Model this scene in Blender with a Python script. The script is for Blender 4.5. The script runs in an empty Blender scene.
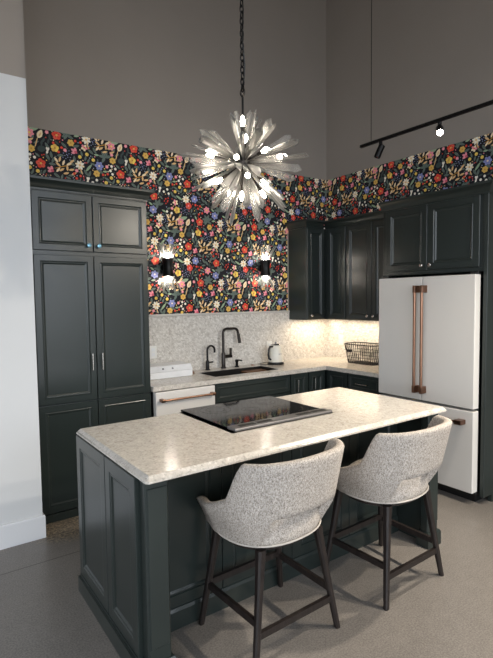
import bpy, bmesh, math, random
from math import sin, cos, pi, radians
from mathutils import Vector, Matrix

S = bpy.context.scene
COL = S.collection
rnd = random.Random(7)

# ------------------------------------------------------------------ colours
def lin(c):
    c = c / 255.0
    return c / 12.92 if c <= .04045 else ((c + .055) / 1.055) ** 2.4
def rgb(r, g, b): return (lin(r), lin(g), lin(b), 1)

# ------------------------------------------------------------------ materials
MATS = {}
class N:
    """small node-building helper"""
    def __init__(s, name):
        s.m = bpy.data.materials.new(name); s.m.use_nodes = True
        s.t = s.m.node_tree; s.n = s.t.nodes; s.b = s.n['Principled BSDF']; s.o = s.n['Material Output']
        MATS[name] = s.m
    def add(s, typ, **kw):
        x = s.n.new(typ)
        for k, v in kw.items(): setattr(x, k, v)
        return x
    def link(s, a, b): s.t.links.new(a, b)
    def coord(s, scale=(1, 1, 1), rot=(0, 0, 0)):
        g = s.add('ShaderNodeNewGeometry'); mp = s.add('ShaderNodeMapping')
        mp.inputs['Scale'].default_value = scale; mp.inputs['Rotation'].default_value = rot
        s.link(g.outputs['Position'], mp.inputs['Vector']); return mp.outputs['Vector']
    def ocoord(s, scale=(1, 1, 1)):
        g = s.add('ShaderNodeTexCoord'); mp = s.add('ShaderNodeMapping'); mp.inputs['Scale'].default_value = scale
        s.link(g.outputs['Object'], mp.inputs['Vector']); return mp.outputs['Vector']
    def noise(s, vec, scale, detail=3, rough=.5):
        x = s.add('ShaderNodeTexNoise'); x.inputs['Scale'].default_value = scale
        x.inputs['Detail'].default_value = detail; x.inputs['Roughness'].default_value = rough
        s.link(vec, x.inputs['Vector']); return x.outputs['Fac']
    def ramp(s, fac, stops, interp='LINEAR'):
        x = s.add('ShaderNodeValToRGB'); cr = x.color_ramp; cr.interpolation = interp
        while len(cr.elements) < len(stops): cr.elements.new(.5)
        for e, (p, c) in zip(cr.elements, stops): e.position = p; e.color = c
        s.link(fac, x.inputs['Fac']); return x.outputs['Color']
    def mix(s, fac, a, b, mode='MIX'):
        x = s.add('ShaderNodeMix', data_type='RGBA', blend_type=mode)
        for sock, v in ((x.inputs[0], fac), (x.inputs[6], a), (x.inputs[7], b)):
            if hasattr(v, 'is_output'): s.link(v, sock)
            else: sock.default_value = v
        return x.outputs[2]
    def bump(s, h, strength=.2, dist=.002):
        x = s.add('ShaderNodeBump'); x.inputs['Strength'].default_value = strength; x.inputs['Distance'].default_value = dist
        s.link(h, x.inputs['Height']); s.link(x.outputs['Normal'], s.b.inputs['Normal'])
    def color(s, v):
        if hasattr(v, 'is_output'): s.link(v, s.b.inputs['Base Color'])
        else: s.b.inputs['Base Color'].default_value = v
    def set(s, rough=.5, metal=0, spec=.5, **kw):
        s.b.inputs['Roughness'].default_value = rough; s.b.inputs['Metallic'].default_value = metal
        s.b.inputs['Specular IOR Level'].default_value = spec
        for k, v in kw.items(): s.b.inputs[k].default_value = v
        return s

def simple(name, c, rough=.5, metal=0, spec=.5, var=.06, scale=9, **kw):
    """a paint-like material with a faint procedural mottle"""
    n = N(name); f = n.noise(n.coord(), scale, 3)
    a = tuple(max(0, x * (1 - var)) for x in c[:3]) + (1,); b = tuple(x * (1 + var) for x in c[:3]) + (1,)
    n.color(n.ramp(f, [(.3, a), (.7, b)])); n.set(rough, metal, spec, **kw); return n.m

# painted cabinets: dark green black satin
n = N('cabinet_paint'); f = n.noise(n.coord((1, 1, 1)), 3.0, 4)
n.color(n.ramp(f, [(.3, rgb(37, 44, 42)), (.7, rgb(41, 48, 46))])); n.set(.28, 0, .5)
n.bump(n.noise(n.coord(), 60, 2), .04, .001)
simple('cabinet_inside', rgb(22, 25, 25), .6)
simple('grey_wall_paint', rgb(152, 144, 136), .75, 0, .2, .03, 1.4)
simple('white_wall_paint', rgb(207, 208, 208), .6, 0, .3, .01, 2)
simple('baseboard_paint', rgb(214, 215, 217), .4, 0, .4, .01, 2)
simple('ceiling_paint', rgb(120, 116, 112), .8, 0, .2)
# quartz counter
n = N('quartz_counter'); v = n.coord()
vo = n.add('ShaderNodeTexVoronoi'); vo.inputs['Scale'].default_value = 120; n.link(v, vo.inputs['Vector'])
f1 = n.noise(v, 26, 5, .65); f2 = n.noise(v, 5, 4, .6)
c1 = n.ramp(f1, [(.3, rgb(156, 149, 140)), (.46, rgb(192, 185, 175)), (.6, rgb(204, 197, 187)), (.75, rgb(224, 218, 210))])
sep = n.add('ShaderNodeSeparateColor'); n.link(vo.outputs['Color'], sep.inputs[0])
c2 = n.ramp(sep.outputs[0], [(0, rgb(148, 140, 131)), (.2, rgb(192, 185, 175)), (.8, rgb(206, 199, 189)), (1, rgb(228, 222, 214))])
n.color(n.mix(.5, c1, c2)); n.set(.19, 0, .5)
# chipped mosaic-look backsplash
n = N('backsplash_stone'); v = n.coord((1, 1, 1), (radians(45), radians(45), radians(30)))
mp = n.add('ShaderNodeMapping'); mp.inputs['Scale'].default_value = (1.0, .33, .6); n.link(v, mp.inputs['Vector'])
vo = n.add('ShaderNodeTexVoronoi'); vo.inputs['Scale'].default_value = 105; n.link(mp.outputs['Vector'], vo.inputs['Vector'])
sep = n.add('ShaderNodeSeparateColor'); n.link(vo.outputs['Color'], sep.inputs[0])
c1 = n.ramp(sep.outputs[0], [(0, rgb(170, 163, 154)), (.3, rgb(203, 197, 188)), (.7, rgb(218, 213, 205)), (1, rgb(238, 234, 228))])
c2 = n.ramp(n.noise(n.coord(), 40, 4), [(.35, rgb(188, 181, 172)), (.65, rgb(230, 226, 219))])
n.color(n.mix(.4, c1, c2)); n.set(.28, 0, .5); n.bump(sep.outputs[0], .12, .002)
simple('backsplash_cap', rgb(196, 192, 186), .3)
# concrete floor
n = N('concrete_floor'); v = n.coord()
f1 = n.noise(v, .9, 6, .6); f2 = n.noise(v, 14, 6, .7); f3 = n.noise(v, 120, 3, .7)
c1 = n.ramp(f1, [(.3, rgb(112, 107, 102)), (.5, rgb(125, 119, 113)), (.7, rgb(138, 132, 126))])
c2 = n.ramp(f2, [(.35, rgb(104, 99, 94)), (.65, rgb(141, 135, 128))])
c3 = n.ramp(f3, [(.38, rgb(82, 77, 72)), (.5, rgb(128, 122, 116)), (.63, rgb(160, 153, 146))])
c = n.mix(.4, n.mix(.35, c1, c2), c3)
# sawn control joints in the slab
sx = n.add('ShaderNodeSeparateXYZ'); n.link(v, sx.inputs[0])
def line(axis, at, w):
    a = n.add('ShaderNodeMath', operation='SUBTRACT'); n.link(sx.outputs[axis], a.inputs[0]); a.inputs[1].default_value = at
    b = n.add('ShaderNodeMath', operation='ABSOLUTE'); n.link(a.outputs[0], b.inputs[0])
    d = n.add('ShaderNodeMath', operation='LESS_THAN'); n.link(b.outputs[0], d.inputs[0]); d.inputs[1].default_value = w; return d.outputs[0]
c = n.mix(line(1, -1.14, .004), c, rgb(84, 78, 73))
# an aggregate-rich worn patch near the tall cabinet
dn = n.add('ShaderNodeVectorMath', operation='DISTANCE'); n.link(v, dn.inputs[0]); dn.inputs[1].default_value = (-3.33, -.72, 0)
mr = n.add('ShaderNodeMapRange'); n.link(dn.outputs['Value'], mr.inputs[0]); mr.inputs[1].default_value = .3; mr.inputs[2].default_value = .16
mr.inputs[3].default_value = 0; mr.inputs[4].default_value = 1
sp = n.ramp(n.noise(v, 55, 3, .7), [(.42, rgb(92, 82, 72)), (.56, rgb(150, 138, 122)), (.7, rgb(196, 176, 128))])
c = n.mix(mr.outputs[0], c, sp)
n.color(c); n.set(.3, 0, .45)
rr = n.add('ShaderNodeMapRange'); n.link(f2, rr.inputs[0]); rr.inputs[3].default_value = .24; rr.inputs[4].default_value = .42
n.link(rr.outputs[0], n.b.inputs['Roughness'])
# stool fabric: light tweed
n = N('tweed_fabric'); v = n.ocoord((1, 1, 1))
f1 = n.noise(v, 170, 3, .8); f2 = n.noise(n.ocoord((1, 1, .25)), 230, 2, .7)
c1 = n.ramp(f1, [(.36, rgb(84, 77, 70)), (.46, rgb(160, 150, 140)), (.58, rgb(202, 192, 181)), (.7, rgb(234, 226, 216))])
c2 = n.ramp(f2, [(.36, rgb(112, 106, 100)), (.5, rgb(178, 171, 163)), (.66, rgb(214, 208, 201))])
n.color(n.mix(.45, c1, c2)); n.set(.95, 0, .15); n.bump(f1, .5, .003)
n = N('espresso_wood'); f = n.noise(n.ocoord((14, 14, 2)), 6, 4)
n.color(n.ramp(f, [(.3, rgb(26, 21, 20)), (.7, rgb(44, 37, 34))])); n.set(.42, 0, .4)
simple('piping_fabric', rgb(190, 183, 174), .9)
simple('matte_white_enamel', rgb(216, 212, 206), .42, 0, .4, .01, 2)
simple('fridge_side_white', rgb(232, 231, 230), .4, 0, .4, .01, 2)
n = N('brushed_bronze'); f = n.noise(n.coord((60, 60, 2)), 10, 3)
n.color(n.ramp(f, [(.3, rgb(140, 105, 86)), (.7, rgb(160, 123, 101))])); n.set(.32, 1, .5)
n = N('dark_bronze'); f = n.noise(n.coord(), 30, 2); n.color(n.ramp(f, [(.3, rgb(120, 90, 74)), (.7, rgb(146, 112, 94))])); n.set(.3, 1)
simple('black_metal', rgb(26, 25, 25), .38, .6, .5)
simple('black_plastic', rgb(20, 20, 21), .35)
simple('gunmetal', rgb(62, 58, 55), .3, .9)
simple('brushed_nickel', rgb(196, 192, 186), .22, 1)
simple('black_sink', rgb(26, 24, 23), .35)
n = N('black_glass'); f = n.noise(n.coord(), 4, 2); n.color(n.ramp(f, [(.3, rgb(14, 14, 16)), (.7, rgb(19, 19, 21))])); n.set(.06, 0, .5)
simple('burner_mark', rgb(52, 52, 55), .2)
simple('slot_black', rgb(8, 8, 9), .5)
simple('steel_trim', rgb(128, 126, 126), .4, .7)
simple('kettle_cream', rgb(226, 221, 208), .3)
simple('chrome', rgb(200, 200, 202), .1, 1)
simple('white_plastic', rgb(232, 231, 226), .45)
simple('box_white', rgb(228, 229, 230), .4)
simple('grey_line', rgb(150, 150, 152), .4)
simple('brown_wood', rgb(110, 74, 48), .5, var=.15)
simple('rubber_dark', rgb(18, 18, 18), .7)
# crystal
def crystal(name, tint, rough):
    n = N(name); n.n.remove(n.b)
    tr = n.add('ShaderNodeBsdfTransparent'); tr.inputs[0].default_value = (.93, .92, .9, 1)
    gl = n.add('ShaderNodeBsdfGlossy'); gl.inputs['Roughness'].default_value = rough; gl.inputs['Color'].default_value = (.6, .6, .6, 1)
    tl = n.add('ShaderNodeBsdfTranslucent'); tl.inputs['Color'].default_value = tint
    df = n.add('ShaderNodeBsdfDiffuse'); df.inputs['Color'].default_value = tint
    a = n.add('ShaderNodeMixShader'); n.link(tl.outputs[0], a.inputs[1]); n.link(df.outputs[0], a.inputs[2]); a.inputs[0].default_value = .5
    lw = n.add('ShaderNodeLayerWeight'); lw.inputs[0].default_value = .35; mr = n.add('ShaderNodeMapRange'); n.link(lw.outputs['Facing'], mr.inputs[0])
    mr.inputs[3].default_value = .2; mr.inputs[4].default_value = .7
    b = n.add('ShaderNodeMixShader'); n.link(mr.outputs[0], b.inputs[0]); n.link(tr.outputs[0], b.inputs[1]); n.link(a.outputs[0], b.inputs[2])
    fr = n.add('ShaderNodeFresnel'); fr.inputs['IOR'].default_value = 1.38
    c = n.add('ShaderNodeMixShader'); n.link(fr.outputs[0], c.inputs[0]); n.link(b.outputs[0], c.inputs[1]); n.link(gl.outputs[0], c.inputs[2])
    n.link(c.outputs[0], n.o.inputs['Surface'])
crystal('crystal_glass', (.5, .49, .47, 1), .28)
crystal('sconce_crystal', (.8, .79, .76, 1), .2)
simple('crystal_knob_glass', rgb(150, 205, 230), .12, .5)  # bluish reflection of the silvery crystal knobs put into the colour as cyan
def emit(name, c, s):
    n = N(name); n.n.remove(n.b); e = n.add('ShaderNodeEmission'); e.inputs[0].default_value = c; e.inputs[1].default_value = s
    n.link(e.outputs[0], n.o.inputs['Surface'])
emit('bulb_glow', (1, .9, .76, 1), 40)
emit('sconce_glow', (1, .92, .8, 1), 120)
emit('spot_glow', (1, .93, .82, 1), 60)
# wallpaper inks
INK = dict(bg=(27, 27, 34), red=(230, 76, 56), redd=(178, 44, 36), coral=(230, 98, 80), pink=(246, 156, 168), pinkd=(214, 96, 116), cream=(250, 230, 192),
           gold=(230, 188, 98), goldd=(200, 146, 60), yellow=(250, 220, 105), peri=(142, 148, 200), perid=(98, 104, 170),
           sage=(106, 120, 112), saged=(66, 78, 77), pale=(156, 178, 146), tan=(232, 194, 138), white=(250, 245, 230), ice=(150, 160, 188), navy=(48, 56, 86))
INKN = list(INK)
for k, c in INK.items(): simple('paper_' + k, rgb(*c), .65, 0, .25, .05, 40)

# ------------------------------------------------------------------ mesh helpers
def B(): return bmesh.new()
def box(bm, x0, x1, y0, y1, z0, z1, bev=0, seg=1, M=None, mi=0):
    vs = [bm.verts.new(p) for p in ((x0, y0, z0), (x1, y0, z0), (x1, y1, z0), (x0, y1, z0), (x0, y0, z1), (x1, y0, z1), (x1, y1, z1), (x0, y1, z1))]
    fs = [bm.faces.new([vs[i] for i in q]) for q in ((0, 3, 2, 1), (4, 5, 6, 7), (0, 1, 5, 4), (1, 2, 6, 5), (2, 3, 7, 6), (3, 0, 4, 7))]
    for f in fs: f.material_index = mi
    if bev > 0:
        es = list({e for f in fs for e in f.edges})
        r = bmesh.ops.bevel(bm, geom=es, offset=bev, segments=seg, affect='EDGES', profile=.5)
        vs = list({v for f in r['faces'] for v in f.verts} | {v for v in vs if v.is_valid})
    if M is not None: bmesh.ops.transform(bm, matrix=M, verts=[v for v in vs if v.is_valid])
def frame_to(p, q):
    z = (Vector(q) - Vector(p)); L = z.length; z.normalize()
    a = Vector((0, 0, 1)) if abs(z.z) < .95 else Vector((1, 0, 0))
    x = a.cross(z).normalized(); y = z.cross(x)
    return Matrix(((x.x, y.x, z.x, p[0]), (x.y, y.y, z.y, p[1]), (x.z, y.z, z.z, p[2]), (0, 0, 0, 1))), L
def cyl(bm, p, q, r0, r1=None, n=16, cap=True):
    r1 = r0 if r1 is None else r1
    M, L = frame_to(p, q)
    a = [bm.verts.new(M @ Vector((r0 * cos(2 * pi * i / n), r0 * sin(2 * pi * i / n), 0))) for i in range(n)]
    b = [bm.verts.new(M @ Vector((r1 * cos(2 * pi * i / n), r1 * sin(2 * pi * i / n), L))) for i in range(n)]
    for i in range(n):
        bm.faces.new((a[i], a[(i + 1) % n], b[(i + 1) % n], b[i]))
    if cap: bm.faces.new(a[::-1]); bm.faces.new(b)
def tube(bm, pts, r, n=10, closed=False):
    pts = [Vector(p) for p in pts]; rings = []; m = len(pts); up = None
    for i, p in enumerate(pts):
        if closed: d = pts[(i + 1) % m] - pts[i - 1]
        else: d = pts[min(i + 1, m - 1)] - pts[max(i - 1, 0)]
        d.normalize()
        if up is None: up = (Vector((0, 0, 1)) if abs(d.z) < .9 else Vector((1, 0, 0)))
        x = up.cross(d).normalized(); y = d.cross(x); up = y
        rr = r[i] if isinstance(r, (list, tuple)) else r
        rings.append([bm.verts.new(p + x * rr * cos(2 * pi * k / n) + y * rr * sin(2 * pi * k / n)) for k in range(n)])
    for i in range(m if closed else m - 1):
        a, b = rings[i], rings[(i + 1) % m]
        for k in range(n): bm.faces.new((a[k], a[(k + 1) % n], b[(k + 1) % n], b[k]))
    if not closed: bm.faces.new(rings[0][::-1]); bm.faces.new(rings[-1])
def lathe(bm, prof, c=(0, 0, 0), n=24, M=None, sx=1, sy=1):
    M = M or Matrix.Identity(4); rings = []
    for r, z in prof:
        rings.append([bm.verts.new(M @ Vector((c[0] + sx * r * cos(2 * pi * k / n), c[1] + sy * r * sin(2 * pi * k / n), c[2] + z))) for k in range(n)])
    for a, b in zip(rings, rings[1:]):
        for k in range(n): bm.faces.new((a[k], a[(k + 1) % n], b[(k + 1) % n], b[k]))
    bm.faces.new(rings[0][::-1]); bm.faces.new(rings[-1])
def sweep(bm, path, prof, closed=False, left=True):
    """sweep a (outset, z) profile along a plan polyline with mitred corners; outset goes to the right of travel"""
    pts = [Vector((p[0], p[1])) for p in path]; m = len(pts); rings = []
    def nrm(a, b):
        d = (b - a).normalized(); return Vector((d.y, -d.x))
    for i in range(m):
        if closed or 0 < i < m - 1:
            n1, n2 = nrm(pts[i - 1], pts[i]), nrm(pts[i], pts[(i + 1) % m])
            k = (n1 + n2); k = k / max(.2, (1 + n1.dot(n2)))
        else: k = nrm(pts[0], pts[1]) if i == 0 else nrm(pts[-2], pts[-1])
        rings.append([bm.verts.new((pts[i].x + k.x * o, pts[i].y + k.y * o, z)) for o, z in prof])
    for i in range(m if closed else m - 1):
        a, b = rings[i], rings[(i + 1) % m]
        for k in range(len(prof)):
            k2 = (k + 1) % len(prof); bm.faces.new((a[k], a[k2], b[k2], b[k]))
    if not closed: bm.faces.new(rings[0]); bm.faces.new(rings[-1][::-1])
def obj(name, bm, mats, parent=None, smooth=False, fix=True):
    if fix: bmesh.ops.recalc_face_normals(bm, faces=bm.faces)
    me = bpy.data.meshes.new(name); bm.to_mesh(me); bm.free()
    for k in ([mats] if isinstance(mats, str) else mats): me.materials.append(MATS[k])
    if smooth:
        for p in me.polygons: p.use_smooth = True
        if smooth != 'all':
            try: me.set_sharp_from_angle(angle=radians(smooth if smooth is not True else 38))
            except Exception: pass
    o = bpy.data.objects.new(name, me); COL.objects.link(o)
    if parent is not None:
        o.parent = parent; o.matrix_parent_inverse = Matrix.Translation(-Vector(parent_world(parent)))
    return o
def parent_world(p):
    v = Vector(p.location)
    while p.parent is not None:
        p = p.parent
        if p.type == 'EMPTY': v = Vector(p.location); break
    # meshes are built in world coordinates at the origin; empties carry the offset
    return v if True else v
def thing(name, label, cat, loc, group=None):
    o = bpy.data.objects.new(name, None); COL.objects.link(o); o.location = loc; o.empty_display_size = .05
    o['label'] = label; o['category'] = cat
    if group: o['group'] = group
    return o
def part(name, bm, mats, parent, smooth=False, label=None):
    """geometry is written in world coordinates; the parent Empty sits at its base"""
    o = obj(name, bm, mats, None, smooth)
    o.parent = parent
    # undo the summed offset of the ancestors
    off = Vector((0, 0, 0)); p = parent
    while p is not None:
        off += Vector(p.location); p = p.parent
    o.location = -off
    if label: o['label'] = label
    return o
def tag(o, label, cat, group=None):
    o['label'] = label; o['category'] = cat
    if group: o['group'] = group
    return o
def struct(name, bm, mats, parent=None, smooth=False, label=None):
    o = obj(name, bm, mats, None, smooth)
    if parent is not None: o.parent = parent
    o['kind'] = 'structure'
    if label: o['label'] = label
    return o

def door_panel(bm, W, H, T=.02, stile=.058, M=None, raised=True, mi=0):
    """a framed door leaf in local coords: x 0..W, z 0..H, back at y=0, face at y=-T; M places it"""
    prof = [(0, -T + .0025), (.0025, -T), (stile - .004, -T), (stile, -T + .005), (stile + .005, -T + .003), (stile + .010, -T + .0035),
            (stile + .019, -T + .0085)]
    if raised: prof += [(stile + .021, -T + .0095), (stile + .028, -T + .0095)]
    loops = []; M = M or Matrix.Identity(4)
    back = [bm.verts.new(M @ Vector(p)) for p in ((0, 0, 0), (W, 0, 0), (W, 0, H), (0, 0, H))]
    loops.append(back)
    for i, y in prof:
        loops.append([bm.verts.new(M @ Vector(p)) for p in ((i, y, i), (W - i, y, i), (W - i, y, H - i), (i, y, H - i))])
    for a, b in zip(loops, loops[1:]):
        for k in range(4): bm.faces.new((a[k], a[(k + 1) % 4], b[(k + 1) % 4], b[k])).material_index = mi
    bm.faces.new(loops[-1]); bm.faces.new(back[::-1])
def face_y(x0, y, z0):            # leaf facing -Y, lower left corner (x0, y, z0); y is the back plane
    return Matrix.Translation((x0, y, z0))
def face_x(x, y0, z0):            # leaf facing -X; local x runs towards -Y from y0
    return Matrix(((0, 1, 0, x), (-1, 0, 0, y0), (0, 0, 1, z0), (0, 0, 0, 1)))
CROWN = [(0, 0), (.006, 0), (.006, .014), (.014, .02), (.018, .034), (.03, .052), (.046, .062), (.052, .066), (.052, .084), (0, .084)]
def crown(path, z, parent, name='crown_moulding'):
    bm = B(); sweep(bm, path, [(o, z + h) for o, h in CROWN]); return part(name, bm, 'cabinet_paint', parent, 40)
def knob(p, d, parent, mat='brushed_nickel', name='knob'):
    """round knob at p pointing along d"""
    bm = B(); M, _ = frame_to(p, Vector(p) + Vector(d))
    lathe(bm, [(.006, 0), (.006, .012), (.012, .016), (.0165, .022), (.0155, .03), (.009, .034)], n=14, M=M)
    return part(name, bm, mat, parent, 50)
def pull(p, q, d, parent, mat='brushed_nickel', name='handle'):
    """slim bar pull from p to q standing off along d"""
    bm = B(); d = Vector(d) * .028; p = Vector(p); q = Vector(q); e = (q - p).normalized() * .012
    tube(bm, [p - e + d, p + d, (p + q) / 2 + d * 1.06, q + d, q + e + d], .0055, 8)
    cyl(bm, p, p + d, .006, n=8); cyl(bm, q, q + d, .006, n=8)
    return part(name, bm, mat, parent, 50)

# ------------------------------------------------------------------ the setting
XF, YF, ZC = -9.2, -9.6, 5.6
bm = B(); box(bm, XF, .2, YF, .2, -.1, 0); struct('floor', bm, 'concrete_floor', label='polished grey brown concrete floor')
bm = B(); box(bm, XF, .2, YF, .2, ZC, ZC + .1); struct('ceiling', bm, 'ceiling_paint')
bm = B(); box(bm, XF, .2, 0, .2, 0, ZC); wall_back = struct('wall_back', bm, 'grey_wall_paint', label='tall grey back wall behind the sink')
bm = B(); box(bm, 0, .2, YF, 0, 0, ZC); wall_right = struct('wall_right', bm, 'grey_wall_paint', label='tall grey wall behind the refrigerator')
bm = B(); box(bm, XF, -3.505, -.80, -.001, 0, 3.073); struct('wall_left', bm, 'white_wall_paint', label='white painted wall end beside the tall cabinet')
bm = B(); box(bm, XF, -3.505, -.797, -.001, 3.073, ZC); struct('wall_left_upper', bm, 'grey_wall_paint', label='grey painted upper part of the left wall')
bm = B(); sweep(bm, [(XF + .01, -.80), (-3.505, -.80), (-3.505, -.64)], [(0, .0), (.015, 0), (.015, .148), (.011, .158), (0, .16)])
struct('baseboard_left', bm, 'baseboard_paint', label='tall white baseboard along the left wall')
# glazed walls behind the camera: piers, spandrels and mullions round real openings
def glazed(name, wname, axis, at, lo, hi, zs, zt, piers, k):
    bm = B()
    def seg(a, b, z0, z1):
        if axis == 'y': box(bm, a, b, at - .2, at, z0, z1)
        else: box(bm, at - .2, at, a, b, z0, z1)
    seg(lo, hi, 0, zs); seg(lo, hi, zt, ZC)
    for a, b in piers: seg(a, b, zs, zt)
    struct(name, bm, 'white_wall_paint')
    gaps = [(piers[i][1], piers[i + 1][0]) for i in range(len(piers) - 1)]
    for i, (a, b) in enumerate(gaps):
        bm = B(); t = .03
        def bar(a0, b0, z0, z1):
            if axis == 'y': box(bm, a0, b0, at - .13, at - .07, z0, z1)
            else: box(bm, at - .13, at - .07, a0, b0, z0, z1)
        for u in (a + t, (a + b) / 2, b - t): bar(u - t, u + t, zs, zt)
        for z in (zs + t, zs + (zt - zs) * .62, zt - t): bar(a, b, z - t, z + t)
        struct('window_%d' % (k + i), bm, 'black_metal')
    return gaps
g1 = glazed('wall_rear', 'w', 'y', YF, XF, .2, .35, 4.6, [(XF, -8.7), (-6.0, -5.7), (-3.0, -2.7), (-.2, .2)], 1)
g2 = glazed('wall_far_left', 'w', 'x', XF, YF, .2, .9, 4.4, [(YF, -9.2), (-6.4, -6.1), (-3.3, .2)], 4)

# backsplash with its ledge
bm = B(); box(bm, -2.60, -.012, -.012, 0, .915, 1.463); struct('backsplash_back', bm, 'backsplash_stone', None, label='pale stone mosaic backsplash behind the sink')
bm = B(); box(bm, -2.60, -.612, -.03, 0, 1.463, 1.487, .004); struct('trim_1', bm, 'backsplash_cap', None, label='pale ledge capping the backsplash')
bm = B(); box(bm, -.012, 0, -1.335, 0, .915, 1.40); struct('backsplash_right', bm, 'backsplash_stone', None, label='pale stone mosaic backsplash in the corner')

# ------------------------------------------------------------------ floral wallpaper (pattern lives inside one mesh per wall)
TW, TH, XA, ZA = .677, .606, -1.888, 2.144
MOT = "P 594 237;C 654 253;p 51 262;R 128 251;L 194 263 40;L 239 256 -20;G 242 208;r 280 230;r 324 225;p 596 163;G 603 113;D 5 122;r 100 184;r 166 156;r 140 117;Y 111 144;w 53 115;p 193 140;T 270 145;B 213 100;L 154 91 10;L 49 153 120;L 186 181 -40;L 287 188 20;L 268 79 90;L 80 85 100;L 51 65 120;L 98 48 60;L 87 11;L 246 35 -20;y 315 103;c 592 63;c 626 45;c 599 601;c 581 23;R 674 3;y 588 567;T 73 571;S 178 5;W 313 34;p 285 590;r 264 562;y 648 544;W 373 257;K 355 187;B 430 246;S 515 234;y 376 134;y 430 94;O 534 133;V 481 51;G 457 588;r 513 585;r 555 597;p 550 54;l 391 23 40;L 411 160 -40;L 444 176 -60;L 364 583 -60;L 395 577 70;R 316 455;w 380 522;O 357 378;b 447 427;K 540 417;W 655 460;l 584 465 -40;V 306 328;Q 6 399;L 506 491 -60;L 490 3 -30;P 212 376;r 283 525;r 317 549;V 73 471;r 135 407;r 113 381;r 84 414;B 642 347;L 167 473 -60;L 204 450 -50;L 253 493 60;L 121 528 -30;L 292 502 20;y 539 520;c 456 532;c 420 507;c 470 494;Y 555 346;p 503 358;r 121 326;r 159 340;O 215 277;c 449 324;c 497 312"
ELEMS = []                       # (layer, ink, polygon) in tile metres
def ell(cx, cy, a, b, rot, n=10, pointy=0):
    c, s = cos(rot), sin(rot); out = []
    for i in range(n):
        t = 2 * pi * i / n; x = a * cos(t); y = b * sin(t) * (1 - pointy * cos(t) * .5)
        if pointy: y *= (1 - .35 * abs(cos(t)))
        out.append((cx + x * c - y * s, cy + x * s + y * c))
    return out
SUB = [0]
def put(layer, ink, poly):
    SUB[0] += 1; ELEMS.append((layer + (SUB[0] % 30) * .03, ink, poly))
def flower(x, y, r, np_, inks, centre, rot, layer=3, width=.46, dark=None):
    r = r * .95
    for k in range(np_):
        a = rot + 2 * pi * k / np_
        put(layer + (k % 2), inks[k % len(inks)], ell(x + cos(a) * r * .56, y + sin(a) * r * .56, r * .47, r * width, a, 9))
        if dark: put(layer + 2, dark, ell(x + cos(a) * r * .42, y + sin(a) * r * .42, r * .24, r * .05, a, 5))
    put(layer + 3, centre, ell(x, y, r * .24, r * .24, 0, 8))
occupied = []
wr = random.Random(11)
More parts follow.
